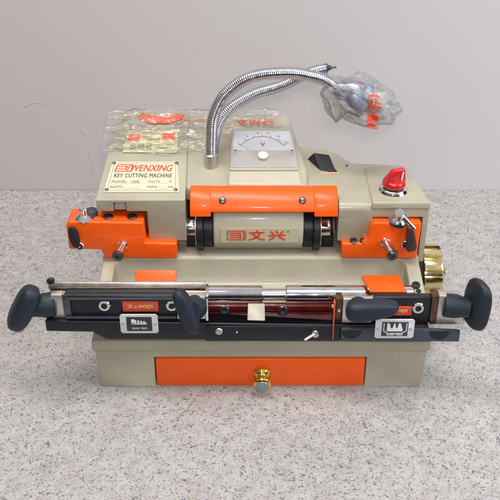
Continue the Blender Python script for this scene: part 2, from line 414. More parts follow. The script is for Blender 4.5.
r_, u_ = (1, 0, 0), Vector((0, -.04, 1)).normalized()
b = B(); hexa(b, [(-43, 94.6, 123), (40, 94.6, 123), (40, 93.8, 141.2), (-43, 93.8, 141.2)][::-1], [(-43, 96, 123), (40, 96, 123), (40, 95.4, 141.2), (-43, 95.4, 141.2)][::-1])
lb = obj('brand_label', b, M['label'], hs)
b = B(); PL = Vector((-43, 94.35, 123)); UL = Vector((0, -.043, 1))
for q in (((7, 3.6), (7, 14.6), (26, 14.6)), ((7, 3.6), (26, 3.6)), ((24.5, 14.6), (24.5, 3.6)), ((9.8, 12), (21, 12), (21, 9.3), (9.8, 9.3)), ((9.8, 6.5), (21, 6.5)), ((21, 12), (21, 5.5)), ((26.5, 14), (26.5, 4.5))):
    stroke2(b, PL, r_, UL, q, 1.25)
obj('emblem', b, M['redink'], lb)
def hanzi(b, P, r, u, ch, x, y, w, h, t):
    S = {'wen': [((.5, 1), (.56, .84)), ((.05, .76), (.95, .8)), ((.70, .76), (.62, .45), (.40, .2), (.05, .0)), ((.28, .66), (.42, .38), (.68, .12), (.98, .02))],
         'xing': [((.16, .92), (.30, .66)), ((.47, 1), (.54, .74)), ((.86, .96), (.68, .62)), ((.02, .48), (.98, .54)), ((.36, .36), (.24, .16), (.06, .0)), ((.64, .36), (.78, .2), (.96, .02))]}
    for s in S[ch]: stroke2(b, P, r, u, [(x + a*w, y + c*h) for a, c in s], t)
b = B(); hanzi(b, PL, r_, UL, 'wen', 29.5, 3.2, 18, 12.2, 1.9); hanzi(b, PL, r_, UL, 'xing', 51, 3.2, 18.5, 11.8, 1.9)
obj('brand_characters', b, M['redink'], lb)
text('registered_mark', '®', M['redink'], lb, PL + Vector((71.5, -.6, 13)), r_, UL, 2.2, 2.2)
for s, x0 in ((-1, -51.8), (1, 46.2)):
    b = B()
    lathe(b, (x0, 118, 129), (s, 0, 0), [(0, 21), (.6, 22.5), (9.5, 22.5), (10, 20.5), (10.5, 20.5), (10.8, 25.3), (11.4, 26), (17.6, 26), (18.3, 25)], 56, ripple=None)
    ct = obj('cutter_wheel', b, M['black'], mach, angle=40)
    b = B(); cyl(b, (x0 + s*18.1, 118, 129), (x0 + s*19.4, 118, 129), 22.8, 40, .3); obj('washer', b, M['steel'], ct)
    b = B(); lathe(b, (x0 + s*18.6, 118, 129), (s, 0, 0), [(0, 10.3), (1, 11), (11.5, 11), (12.5, 10)], 6, ph=.5); obj('shaft_nut', b, M['chrome'], ct, .5, 2)
    b = B(); lathe(b, (x0 + s*8, 104, 103.2), (s, 0, 0), [(0, 6), (1.5, 8), (9, 8), (10, 6)], 24); b.free()
# orange cover over the spindle
b = B()
prism(b, [(119, 178.2), (117.5, 180.6), (104, 176.5), (95.5, 167.5), (92.6, 161.5), (95, 160.8), (98, 165.6), (106, 173.4)], 'x', -75, 81)
ends = []
ov = B()
cov = obj('spindle_cover', b, M['orange'], mach, 1, 3)
for x0, x1 in ((-75.6, -53.5), (56.5, 81.6)):
    b = B(); prism(b, [(118, 178), (116.8, 181.3), (103.5, 177.2), (94.8, 168.1), (91.4, 156.6), (93.6, 156.2), (98, 165.4), (106, 173.2)], 'x', x0, x1)
    obj('cover_flap', b, M['orange'], cov, .9, 3)
ov.free()
for x in (-41, 44):
    b = B(); lathe(b, (x, 100, 171.6), (0, -.72, .69), [(0, 3.9), (1.2, 3.9), (2.4, 2.9), (2.9, 1.0)], 24); s = obj('cover_screw', b, M['darksteel'], cov)

# ------------------------------------------------------------------ name plate on the left guard
nr = Vector((1, 0, 0)); nu = Vector((0, 1, .197)).normalized(); nn = nr.cross(nu)
def onplane(x, y): return Vector((x, y, TZ(y) + .3))
P0 = onplane(-168.5, 109.5)
b = B()
cs = [P0, P0 + nr*81, P0 + nr*76.5 + nu*53, P0 + nr*4 + nu*53]
hexa(b, [p - nn*.4 for p in cs], [p + nn*.9 for p in cs])
npl = obj('name_plate', b, M['plate'], guard, .3, 1)
Q = P0 + nn*.9
b = B(); stroke2(b, Q, nr, nu, [(4, 2.8), (77, 2.8), (74.5, 50.3), (6.5, 50.3), (4, 2.8)], .5, .1); obj('border_line', b, M['greyink'], npl)
text('brand_lettering', 'WENXING', M['redink'], npl, Q + nr*25.5 + nu*35.5, nr, nu, 46, 11.5, .2, shear=.28, weight=.022)
b = B()
for q in (((9.5, 45), (12, 60), (29, 60), (27, 45), (9.5, 45)), ((13, 55.5), (22, 55.5)), ((12.4, 50), (21.4, 50)), ((22, 56.5), (21, 48.5)), ((25, 58), (23, 47))):
    stroke2(b, Q, nr, nu, [(a - 1, 35.5 + (c - 45)*.77) for a, c in q], 1.35)
obj('emblem', b, M['redink'], npl)
text('title_lettering', 'KEY CUTTING MACHINE', M['blackink'], npl, Q + nr*8.5 + nu*24.6, nr, nu, 63, 6.8, .2, shear=.12, weight=.01, space=1.12)
text('model_lettering', 'MODEL:  100E', M['greyink'], npl, Q + nr*7 + nu*15.2, nr, nu, 30, 4.2, .2, weight=.008)
text('volt_lettering', 'VOLTS:', M['greyink'], npl, Q + nr*46 + nu*15.2, nr, nu, 14, 4.2, .2, weight=.008)
text('volt_unit', 'V', M['greyink'], npl, Q + nr*69 + nu*15.2, nr, nu, 3, 4.2, .2, weight=.008)
text('watt_lettering', 'WATTS:', M['greyink'], npl, Q + nr*6 + nu*6.2, nr, nu, 14, 4.2, .2, weight=.008)
text('frequency_lettering', 'FREQ:', M['greyink'], npl, Q + nr*46 + nu*6.2, nr, nu, 12, 4.2, .2, weight=.008)
text('frequency_unit', 'Hz', M['greyink'], npl, Q + nr*69 + nu*6.2, nr, nu, 5.5, 4.2, .2, weight=.008)
b = B()
for x0, x1, y in ((26, 40, 14.6), (61, 68, 14.6), (21, 40, 5.6), (59, 68, 5.6)): bar2(b, Q, nr, nu, x0, x1, y, y + .35, .1)
obj('entry_lines', b, M['greyink'], npl)
for x, y in ((3.2, 3.4), (77.3, 3.4), (6.2, 49.8), (75.4, 49.8)):
    b = B(); lathe(b, Q + nr*x + nu*y, nn, [(-.2, 2.2), (.8, 1.9), (1.3, .9)], 16); obj('rivet', b, M['darksteel'], npl)

# ------------------------------------------------------------------ voltmeter
mu = Vector((0, 1, .32)).normalized(); mn = nr.cross(mu)
b = B(); hexa(b, [(-36, 119.8, 172), (44, 119.8, 172), (37.5, 206, 188), (-35, 206, 188)], [(-35, 120, 181.3), (44, 120, 181.3), (42, 143, 187), (-34, 143, 187)] if False else [(-35, 121, 180.3), (43.5, 121, 180.3), (37, 203, 199.6), (-34, 203, 199.6)])
pad = obj('meter_base', b, M['cream'], mach, 1.6, 3)
P0 = Vector((-34, 141, 187.6))
cs = [P0, P0 + nr*75.5, P0 + nr*69.5 + mu*67, P0 + nr*2 + mu*67]
b = B(); hexa(b, [p - mn*9 for p in cs], cs); vm = obj('voltmeter', b, M['cream'], mach, 1.2, 2)
b = B(); q = [P0 + nr*3.4 + mu*30, P0 + nr*70.8 + mu*30, P0 + nr*67 + mu*62, P0 + nr*4.6 + mu*62]
hexa(b, [p - mn*.4 for p in q], [p + mn*.35 for p in q]); dial = obj('dial', b, M['dial'], vm)
D = P0 + mn*.35
b = B(); arc = [(35.8 + 30*math.sin(t), 15 + 37*math.cos(t)) for t in [R(-52 + 104*k/30) for k in range(31)]]
arc = [(x*1.0, max(y, 31.5)) for x, y in arc]; stroke2(b, D, nr, mu, arc, .55, .1)
for k in range(31):
    t = R(-52 + 104*k/30); L = 3.6 if k % 5 == 0 else 1.8
    s, c_ = math.sin(t), math.cos(t); stroke2(b, D, nr, mu, [(35.8 + 30*s, 15 + 37*c_), (35.8 + (30+L)*s, 15 + (37+L)*c_)], .4 if k % 5 else .7, .15)
stroke2(b, D, nr, mu, [(21, 31), (10, 40.5)], .35, .2)
obj('scale_marks', b, M['blackink'], dial)
text('volt_symbol', 'V', M['blackink'], dial, D + nr*33.6 + mu*36.5, nr, mu, 5.6, 6.4, .3, weight=.02)
for k, s in enumerate(('0', '50', '100', '150', '200', '250')):
    t = R(-52 + 104*k/5); text('scale_number', s, M['greyink'], dial, D + nr*(34.6 + 33*math.sin(t)) + mu*(15.2 + 42.5*math.cos(t)), nr, mu, 1.3*len(s)+.4, 2.6, .2)
b = B(); q = [P0 + nr*.6 + mu*1, P0 + nr*74.8 + mu*1, P0 + nr*69 + mu*66.3, P0 + nr*2.6 + mu*66.3]
hexa(b, [p + mn*.9 for p in q], [p + mn*3.6 for p in q]); obj('clear_window', b, M['window'], vm, .8, 2)
b = B(); q = [P0 + nr*2 + mu*2.5, P0 + nr*73.4 + mu*2.5, P0 + nr*72 + mu*28.5, P0 + nr*3 + mu*28.5]
hexa(b, [p - mn*.3 for p in q], [p + mn*.5 for p in q]); obj('lower_panel', b, M['plate'] if False else mat('meter_panel', (.50, .46, .43), .35, coat=.4, mottled=.12, mscale=40), vm)
b = B(); lathe(b, P0 + nr*36.5 + mu*19, mn, [(3, 5.6), (4.4, 5.4), (5.4, 3.6)], 24); obj('zero_screw', b, M['whiteink'], vm)
b = B()
b.free()
for x in (4.5, 67):
    b = B(); bar2(b, P0 + mn*3.6, nr, mu, x, x + 3, 26, 27.2, .3); obj('window_clip', b, M['blackink'], vm)

# ------------------------------------------------------------------ guide blocks
def screw(name, p, d, r, m, parent, depth=2.6, sock=True):
    b = B(); d = Vector(d).normalized()
    lathe(b, p, d, [(-1, r), (depth - .7, r), (depth, r - .7), (depth, r*.5), (depth*.3, r*.46), (depth*.28, .05)] if sock else [(-1, r), (depth-.7, r), (depth, r-.8)], 24 if not sock else 24)
    return obj(name, b, m, parent)
# left
b = B(); prism(b, [(-207.5, 118), (-173, 117.5), (-170, 107), (-91, 106), (-91, 125.5), (-124.5, 126), (-125.2, 151.5), (-205, 152.5), (-208, 148)], 'y', 88, 118)
gl = obj('guide_block', b, M['orange'], mach, 2, 4)
def pin(parent, p, d, L=17):
    b = B(); p = Vector(p)
    lathe(b, p, d, [(-2, 5.6), (1, 5.6), (1.4, 4.4), (L*.55, 4.4), (L*.6, 5.2), (L, 5.4), (L+1, 4.6)], 24)
    t = obj('tracer_pin', b, M['chrome'], parent)
    d = Vector(d).normalized(); b = B(); lathe(b, p, d, [(L-1, 5.8), (L+.2, 6.0), (L+2.8, 5.6), (L+3.1, 2.2), (L+1.5, 2.0)], 24); obj('pin_collar', b, M['darksteel'], t)
pin(gl, (-149, 88, 124), (-.22, -1, -.18))
for x in (-164, -138): screw('socket_screw', (x, 99, 152.2), (0, -.05, 1), 5.6, M['darksteel'], gl, 1.8)
b = B(); lathe(b, (-189, 97, 152), (0, -.1, 1), [(0, 9.5), (1.2, 10), (5.5, 5.2), (6, 4.6), (12, 4.6), (13, 3.8)], 28); cs_ = obj('clamp_screw', b, M['chrome'], gl)
b = B(); lathe(b, (-182, 104, 152), (.2, 0, 1), [(0, 6), (6, 6), (7, 5)], 24); obj('dark_screw_collar', b, M['slate'], cs_); col.objects[-1].name = 'side_collar'  # slate-coloured collar beside the clamp screw
def lever(parent, p, a, w, L):
    b = B(); superell(b, p, Vector((math.cos(a), 0, math.sin(a)))*w, (0, 3.2, 0), Vector((-math.sin(a), 0, math.cos(a)))*L, 2.4, 24, 14)
    return obj('lever', b, M['rubber'], parent)
lever(gl, (-199.5, 84.5, 136), R(6), 5.6, 13.5)
screw('lever_bolt', (-195, 88, 124), (.05, -1, .1), 4.4, M['chrome'], gl, 4.5)
# right
b = B(); prism(b, [(87.5, 106.5), (169.5, 106), (171, 150.5), (120.5, 151.5), (117, 147), (115, 131), (110, 126), (87, 125.5)], 'y', 88, 116.5)
c1 = B(); box(c1, 92, 116, 96, 118, 122.5, 140)
gr = obj('guide_block', b, M['orange'], mach, 2, 4)
for x in (100.5, 111):
    screw('socket_screw', (x, 92.5, 125.6), (0, -.2, 1), 4.6, M['darksteel'], gr, 1.8)
b = B(); lathe(b, (0, 0, 0), (0, 0, 1), [(0, 1), (1, 1)], 8); b.free()
pin(gr, (134, 88, 127), (.33, -1, -.25), 19)
screw('lever_bolt', (155.5, 88, 126), (0, -1, .1), 4.6, M['chrome'], gr, 4.5)
b = B(); superell(b, (160, 83.6, 134), (5.2, 0, 1), (0, 3.4, 0), (-2.5, 0, 15.5), 3.4, 24, 14, warp=lambda x, y, z: (x*(1 - .3*z), y, z)); obj('lever', b, mat('dark_brown_lever', (.045, .025, .02), .4), gr)
b = B(); lathe(b, (146, 93, 150), (.08, -.35, 1), [(0, 10), (1.5, 10.6), (4, 8.8), (6.5, 5.4), (9, 5.2), (9.5, 6.6), (14, 6.4), (15, 5)], 28); cr = obj('clamp_screw', b, M['chrome'], gr)
b = B(); cyl(b, (148, 92, 160), (163, 84, 146), 2.6, 16); obj('lever_arm', b, M['chrome'], cr)

# brass hand wheel on the right
b = B(); nf = 12; prof = [(0, 30), (1.5, 32.6), (21, 32.6), (23, 30.5), (23, 22)]
r_h, u_h, d_h = frame((1, 0, 0))
lathe(b, (181, 121, 66.5), (1, 0, 0), [(0, 29), (1.5, 32.8), (3, 33.2), (19.5, 33.2), (21, 32.8), (23, 30), (23, 24), (20, 22), (20, 10)], 144, ripple=lambda a: 1 - (.12 if math.cos(a*12) > .35 else 0))
hw = obj('hand_wheel', b, M['brass'], mach, angle=22)
b = B(); cyl(b, (173, 121, 68), (184, 121, 68), 24, 40); obj('shade_hub', b, M['rubber'], hw)  # kept black to carry the shade in the gap behind the wheel
b = B(); cyl(b, (203.2, 121, 68), (210, 121, 68), 8, 32); obj('hub_cap', b, M['brass'], hw)

# ------------------------------------------------------------------ carriage, shaft, vises
b = B()
prism(b, [(-217, 83.5), (-170, 82.5), (-157, 74), (150, 72.5), (168, 76), (168, 90), (-217, 96.5)], 'y', -13, 18)
car = obj('carriage', b, M['black'], mach, 1.6, 3, cut=[cbox(-55.5, 72.5, -10, 40, 79, 110)])
part_box('front_rail', M['black'], mach, -56, 79, -15.5, -13.2, 73.5, 91.5, bevel=.8)
part_box('inner_cover', M['wine'], mach, -55.3, 72.3, 19, 26, 70, 92, bevel=.5)
part_box('inner_cover_band', mat('red_brown_band', (.085, .012, .010), .25, coat=.5, mottled=.3, mscale=70), mach, -55.3, 72.3, 12, 18.8, 90.6, 97, bevel=1.0)
b = B(); hexa(b, [(-55.3, -9.6, 81), (72.3, -9.6, 81), (72.3, 18.8, 81), (-55.3, 18.8, 81)], [(-55.3, -9.6, 83), (72.3, -9.6, 83), (72.3, 18.8, 92), (-55.3, 18.8, 92)]); obj('inner_floor', b, M['wine'], mach, .3, 2)
b = B(); hexa(b, [(-14.6, -9.4, 84), (3.4, -9.4, 84), (3.2, 9, 96), (-14, 9, 96)], [(-14.6, -9.4, 91.3), (3.4, -9.4, 91.3), (3.2, 9, 103), (-14, 9, 103)]); obj('stop_tab', b, M['beige'], mach, .8, 2)
for x, z in ((-38, 94.5), (22, 94)): screw('cover_bolt', (x, 12.5, z-2.5), (0, -1, .35), 5.2, M['darksteel'], mach, 3)
screw('rail_screw', (-43, -15.6, 86), (0, -1, .25), 3.6, M['steel'], mach, 1.6, False)
screw('rail_screw', (-25, -15.6, 84.5), (0, -1, .25), 1, M['steel'], mach, 1.0, False)
b = B(); cyl(b, (55, -15, 84.5), (53, -21, 86), 3.8, 20); cyl(b, (53.2, -19, 85.6), (42, -27, 83.5), 1.6, 16); obj('stop_screw', b, M['chrome'], mach)

b = B(); lathe(b, (-196, 26, 101.5), (1, 0, 0), [(0, 9), (1, 9.6), (196, 9.6), (197.2, 9), (197.2, 6.2), (221, 6.2), (221, 9.2), (222, 10), (352, 10), (353, 9)], 48)
shf = obj('slide_shaft', b, M['chrome'], mach, angle=30)

def disp(o, f=None): return o
def handle(parent, hub0, hubd, hubL, hubR, cen, long_, thick, deep, warp=None, cap=0):
    b = B(); lathe(b, hub0, hubd, [(0, hubR*.86), (hubR*.14, hubR), (hubL*.45, hubR), (hubL*.7, hubR*.86), (hubL, hubR*.78)], 36)
    w = obj('wing_knob', b, M['handle'], parent)
    b = B(); superell(b, cen, thick, deep, long_, 2.9, 48, 32, warp); obj('wing', b, M['handle'], w)
    return w
# left vise
v = bpy.data.objects.new('key_vise', None); col.objects.link(v); v.parent = mach; v.location = (-.14, -.12, .09)
b = B(); prism(b, [(-9, 98.5), (-9, 123), (-7, 125), (4, 124), (4, 98.5)], 'x', -196, -85)
vb = obj('jaw_body', b, M['black'], v, 1.2, 3)
b = B(); box(b, -193, -86, -11.2, -9.2, 120.5, 122.8); obj('jaw_lip', b, M['slate'], vb, .6, 2)
b = B(); box(b, -196, -85, -12.3, -9.2, 98.6, 100.6); obj('jaw_step', b, M['slate'], vb, .6, 2)
part_box('end_plate', M['steel'], v, -209, -197.5, -8.5, 0, 96.8, 125, bevel=.8)
part_box('end_strip', M['darksteel'], v, -197.3, -190, -10.5, -9.3, 98.7, 126, bevel=.3)
part_box('end_bracket', M['steel'], v, -84.5, -56, -12, -1, 98.2, 124.5, bevel=.8)
b = B(); box(b, -55.8, -53.2, -14, 8, 97.5, 127); obj('bracket_edge', b, M['chrome'], v, .5, 2)
b = B(); hexa(b, [(-214, 6.5, 122), (-56.2, 6.5, 122), (-56.2, 11, 122), (-214, 11, 122)], [(-214, 9, 128), (-56.2, 9, 128), (-56.2, 12, 128), (-214, 12, 128)]); rd = obj('guide_bar', b, M['steel'], v, .4, 2)
b = B(); box(b, -212, -56.4, 4.3, 6.2, 121, 124.6); obj('guide_bar_reflection', b, M['brown'], rd, .3, 1)  # brown strip paints the red reflection along the polished bar
b = B(); superell(b, (-211, 8, 131), (4, 0, 2), (0, 2.5, 0), (-1.5, 0, 3), 2.2, 16, 10); obj('bar_stop', b, M['rubber'], rd)
b = B(); hexa(b, [(-133, 40, 96), (-89, 40, 96), (-89, 43, 95), (-133, 43, 95)], [(-132, 56, 112.5), (-90, 56, 112.5), (-90, 58, 110.5), (-132, 58, 110.5)])
obj('rear_clamp_cover', b, M['orange'], v, 1, 3)
b = B(); prism(b, [(18, 88), (18, 93), (42, 97), (42, 88)], 'x', -130, -92); obj('clamp_foot', b, M['orange'], v, 1, 2)
def allen(parent, x, z, y=-9):
    b = B(); lathe(b, (x, y + .5, z), (0, -1, .12), [(0, 6.2), (1.6, 6.2), (2.4, 5.4), (2.4, 3.2), (.6, 3.0)], 32); s = obj('socket_bolt', b, M['chrome'], parent)
    b = B(); cyl(b, (x, y - .2, z), (x, y - 1.0, z + .1), 3.0, 6, .1); obj('hex_socket', b, M['rubber'], s)
allen(vb, -156.5, 113); allen(vb, -89.5, 113)
up = Vector((0, 0, 1))
def redlabel(parent, x0, z0, w, h, y, words):
    b = B(); box(b, x0, x0 + w, y - .5, y + .5, z0, z0 + h); l = obj('red_label', b, M['redlabel'], parent, .2, 1)
    text('label_lettering', words, mat('yellow_ink', (.88, .62, .22), .5), l, (x0 + w*.14, y - .55, z0 + h*.28), nr, up, w*.72, h*.46, .15, weight=.015)
    return l
redlabel(vb, -138.5, 105.9, 35.5, 12.2, -9.2, '文 a WXJX')
def combplate(parent, x0, z0, w, h, y, dark, crown):
    b = B(); prism(b, [(x0+2, z0), (x0+w-2, z0), (x0+w, z0+2), (x0+w, z0+h-2), (x0+w-2, z0+h), (x0+2, z0+h), (x0, z0+h-2), (x0, z0+2)], 'y', y - 1.2, y + .3)
    p = obj('badge', b, M['silver'], parent, .3, 2)
    yy = y - 1.2
    b = B(); box(b, x0 + w*.17, x0 + w*.84, yy - .4, yy + .2, z0 + h*.13, z0 + h*.88); obj('badge_panel', b, M['screen'] if dark else M['slate'], p)
    b = B(); O = Vector((x0, yy - .4, z0))
    if crown:
        xs = [.30, .30, .36, .40, .44, .48, .50, .53, .56, .60, .64, .70, .70]; zs = [.40, .82, .82, .56, .56, .82, .82, .56, .56, .82, .82, .52, .40]
        prism(b, [(x0 + w*a, z0 + h*c) for a, c in zip(xs, zs)], 'y', yy - .75, yy - .2)
        for q in (((.22, .80), (.22, .42), (.32, .28), (.68, .28), (.80, .42), (.80, .80)),): stroke2(b, O, nr, up, [(w*a, h*c) for a, c in q], .8, .2)
        tz = .19
    else:
        prism(b, [(x0 + w*.30, z0 + h*.50), (x0 + w*.68, z0 + h*.50), (x0 + w*.71, z0 + h*.58), (x0 + w*.62, z0 + h*.56)], 'y', yy - .7, yy - .2)
        for k in range(5): bar2(b, O, nr, up, w*(.31 + k*.075), w*(.36 + k*.075), h*.54, h*(.74 - .02*k), .3)
        bar2(b, O, nr, up, w*.30, w*.39, h*.6, h*.76, .42)
        tz = .26
        q = [(w*.185, h*.16), (w*.82, h*.16), (w*.82, h*.84), (w*.185, h*.84), (w*.185, h*.16)]; 
    obj('badge_emblem', b, M['whiteink'], p)
    text('badge_lettering', 'DUAN  XIAO', M['silver'] if dark else M['whiteink'], p, O + Vector((w*.31, 0, h*(tz - .02))), nr, up, w*.40, h*.10, .25, weight=.02)
    if not dark: pass
    for x in (x0 + w*.085, x0 + w*.915):
        b = B(); cyl(b, (x, yy + .3, z0 + h*.5), (x, yy - .7, z0 + h*.5), 1.7, 20); obj('badge_rivet', b, M['steel'], p)
combplate(car, -141.5, 83.3, 38, 23, -14.3, True, False)
# left outer knob
handle(v, (-207, -2, 110), (-1, -.22, -.02), 26, 12.5, (-237.5, -9, 109.5), Vector((13.5, 0, 25)), Vector((-9.6, -2, 5.0)), Vector((3.5, -15, 1.5)))
# left inner knob: faces the operator
handle(v, (-66, -9, 112), (-.16, -1, .38), 20, 12.5, (-73, -31, 121.2), Vector((8.5, -1, -24.5)), Vector((7.4, .5, 2.6)), Vector((-1, -9, .3)))

# right vise
v2 = bpy.data.objects.new('key_vise', None); col.objects.link(v2); v2.parent = mach; v2.location = (.14, -.12, .09)
b = B(); prism(b, [(-9, 90.7), (-9, 121.5), (-7.5, 123), (1.5, 121), (1.5, 90.7)], 'x', 110.5, 168)
vb2 = obj('jaw_body', b, M['black'], v2, 1.2, 3)
b = B(); prism(b, [(79.5, 75), (199, 74), (199, 87), (168.5, 89), (79.5, 90.3)], 'y', -17.5, -13.2)
sp = obj('swivel_plate', b, M['slate'], v2, .8, 2)
for x, z in ((90, 85), (178, 84)):
    b = B(); prism(b, [(x - 10*math.cos(t), z + 3 - 10*math.sin(t)) for t in [math.pi*k/16 for k in range(17)]], 'y', -17.9, -16.5); nt_ = obj('round_notch', b, M['black'], sp)
part_box('end_bracket', M['steel'], v2, 80.2, 110.2, -12, -5, 93.5, 122.5, bevel=.8)
part_box('bracket_edge', M['brown'], v2, 73.5, 80, -9.5, 3, 90.7, 121, bevel=.8)
screw('edge_screw', (76.8, -9.6, 107), (0, -1, .1), 2, M['chrome'], v2, 1.2, False)
part_box('thin_shim', M['orangeink'], v2, 71.2, 72.2, -16.5, -9, 76, 121, bevel=.2)
part_box('end_edge', M['brown'], v2, 168.2, 175, -10.5, 4, 90.7, 124.5, bevel=.8)
b = B(); prism(b, [(175.2, 89.5), (204, 89), (204, 94), (192, 123), (175.2, 124.5)], 'y', -9, 2); obj('end_plate', b, M['steel'], v2, .8, 2)
b = B(); hexa(b, [(109, 3, 121), (146, 3, 121), (146, 5.5, 117), (109, 5.5, 117)], [(104, 40, 117), (142.5, 40, 117), (142.5, 40, 112.5), (104, 40, 112.5)])
obj('rear_clamp_cover', b, M['orange'], v2, 1, 3)
b = B(); screw('rear_screw', (159, 28, 112), (0, -.3, 1), 4.4, M['rubber'], v2, 2); b.free()
allen(vb2, 155.5, 110)
redlabel(vb2, 118.5, 101, 31, 11, -9.2, '文 a WXJX')
combplate(car, 112.8, 80, 39, 23.2, -18.3, False, True)
handle(v2, (181, -6, 112), (1, -.18, -.04), 26, 12.3, (213, -11, 115.5), Vector((1.2, 0, 27.5)), Vector((8.4, -1.6, -1)), Vector((4.5, -16, 0)))
handle(v2, (95, -11, 111), (.02, -1, .55), 14, 12, (106.5, -30, 123), Vector((26, 3, 1.0)), Vector((-.6, 1, 9.8)), Vector((0, -9.5, 1)), warp=lambda x, y, z: (x*(1 - .24*z) , y, z))

# ------------------------------------------------------------------ gooseneck lamp
lampo = bpy.data.objects.new('work_lamp', None); col.objects.link(lampo); lampo.parent = mach; lampo.location = (-.055, .038, .184)
b = B(); lathe(b, (-55, 157, 181), (.0, .12, 1), [(0, 6.6), (1, 7.4), (16, 7.4), (17, 6.4)], 32); obj('neck_collar', b, M['steel'], lampo)
n1 = [(-54.6, 158.5, 190), (-53.8, 161, 213), (-51.8, 163, 237.5), (-43, 164, 259), (-32, 164, 271.6), (-18, 163, 282), (-2.3, 163, 287.4), (17.7, 163, 289.6), (36.7, 164, 289.2), (51.6, 165, 286), (66.5, 166, 281.4), (81, 167, 272)]
def hose(name, pts, rad):
    P = catmull(pts, .5); rr_ = [rad * (1 + .05*math.sin(2*math.pi*i/4.2)) for i in range(len(P))]
    b = B(); tube(b, P, rr_, 20); return obj(name, b, M['hose'], lampo, angle=80)
M['hose'] = mat('bright_spiral_conduit', (.52, .54, .60), .2, metal=1, mottled=.08, mscale=150)
hose('gooseneck', n1, 6.3)
n2 = [(-53.5, 165, 190), (-51.5, 176, 208), (-47, 186, 222), (-36, 191, 236), (-20, 195, 246), (-3, 198, 253.5), (23, 200, 260.8), (46, 202, 272), (62, 203, 277.5), (72, 203, 279.5)]
hose('gooseneck', n2, 6.1)
b = B(); lathe(b, (70, 203, 280), (1, 0, .15), [(0, 5.2), (2.5, 5.4), (4, 3.2), (7, 2.4), (7.5, 1.4), (13, 1.3)], 24)
obj('conduit_end', b, M['darksteel'], lampo)
ld = Vector((.88, -.02, -.38)).normalized(); lp = Vector((79, 166.5, 273))
b = B(); lathe(b, lp, ld, [(0, 7), (2, 8.5), (6, 10), (10, 15), (18, 19.5), (34, 20.5), (36, 20), (36, 18.5), (24, 14)], 40); lh = obj('lamp_head', b, M['lamp'], lampo)
b = B(); lathe(b, lp + ld*30, ld, [(0, 8), (8, 12), (16, 15), (24, 15), (31, 11.5), (35, 4)], 32); obj('bulb', b, M['bulb'], lh)

# clear bag over the lamp
def crumple(p, k, s):
    q = p * s
    n = noise.noise(q) + .45*abs(noise.noise(q*2.3 + Vector((3, 1, 2)))) + .12*abs(noise.noise(q*5.1))
    return n * k
b = B(); cb = Vector((107.5, 166, 259.5)); ax = Vector((.90, -.03, -.40)).normalized(); az = Vector((.40, .05, .90)).normalized(); ay = az.cross(ax)
bmesh.ops.create_icosphere(b, subdivisions=6, radius=1)
for vv in b.verts:
    p = vv.co.copy()
    x = p.x; k = (1 - .20*x*x)
    if x < -.3: k *= 1 - .45*((-x - .3)/.7)
    sx = math.copysign(abs(x)**.85, x)
    q = cb + ax*(sx*46) + az*(p.z*25*k) + ay*(p.y*21*k)
    c_ = crumple(p*1.0 + Vector((5, 2, 7)), 6.5, 2.4)
    # flat seam corners
    fl = max(0, abs(p.x) - .75) * 22
    q += (ax*p.x + az*p.z + ay*p.y).normalized() * (c_ - 1.5) + az * p.z * fl * .5
    if p.x < -.2 and p.z < -.3: q += (az*-1 + ax*-.2) * 9 * min(1, (-p.z - .3)*2)
    vv.co = q
bag = obj('plastic_bag', b, M['film'], None, angle=180)
bag['label'] = 'crumpled clear plastic bag with orange print wrapped over the lamp head'; bag['category'] = 'plastic bag'
dg = bpy.context.evaluated_depsgraph_get(); dg.update()
from mathutils.bvhtree import BVHTree
me = bag.data
bv = BVHTree.FromPolygons([(v_.co + bag.location)/MM for v_ in me.vertices], [tuple(p.vertices) for p in me.polygons])
def drape(b, off=.5):
    bmesh.ops.triangulate(b, faces=b.faces)
    for v_ in b.verts:
        hit = bv.ray_cast(Vector((v_.co.x, v_.co.y - 90, v_.co.z + 55)), Vector((0, 90, -55)).normalized())
        if hit[0] is not None: v_.co = hit[0] + Vector((0, -.85, .53)) * off
pb = []
r3 = Vector((.25, 0, -1)).normalized(); u3 = Vector((1, 0, .25)).normalized()
b = B(); P3 = Vector((104, 140, 297))
def printed(ch, x, y, w, h, rot):
    r3 = Vector((math.cos(rot), 0, math.sin(rot))); u3 = Vector((-math.sin(rot), 0, math.cos(rot)))
    t = text('t', ch, None, None, (x, 140, y), r3, u3, w, h, 0, weight=.03, extra='bm')
    if t:
        tm = bpy.data.meshes.new('t'); t.to_mesh(tm); t.free(); b.from_mesh(tm); bpy.data.meshes.remove(tm)
for args in (('注', 99, 290, 8, 7, -.9), ('意', 106, 282, 9, 8, -.8), ('防', 111, 272, 12, 9.5, -.4), ('止', 112, 263.5, 14, 9, -.15), ('窒', 111, 254.5, 16, 9.5, -.05), ('息', 110.5, 245, 16, 9.5, 0), ('危', 112, 236.5, 12, 8, -.05)):
    printed(*args)
if b.verts:
    bmesh.ops.subdivide_edges(b, edges=[e for e in b.edges if e.calc_length() > 3], cuts=1)
    drape(b, .6); obj('warning_print', b, M['orangeink'], bag, smooth=False)
else: b.free()

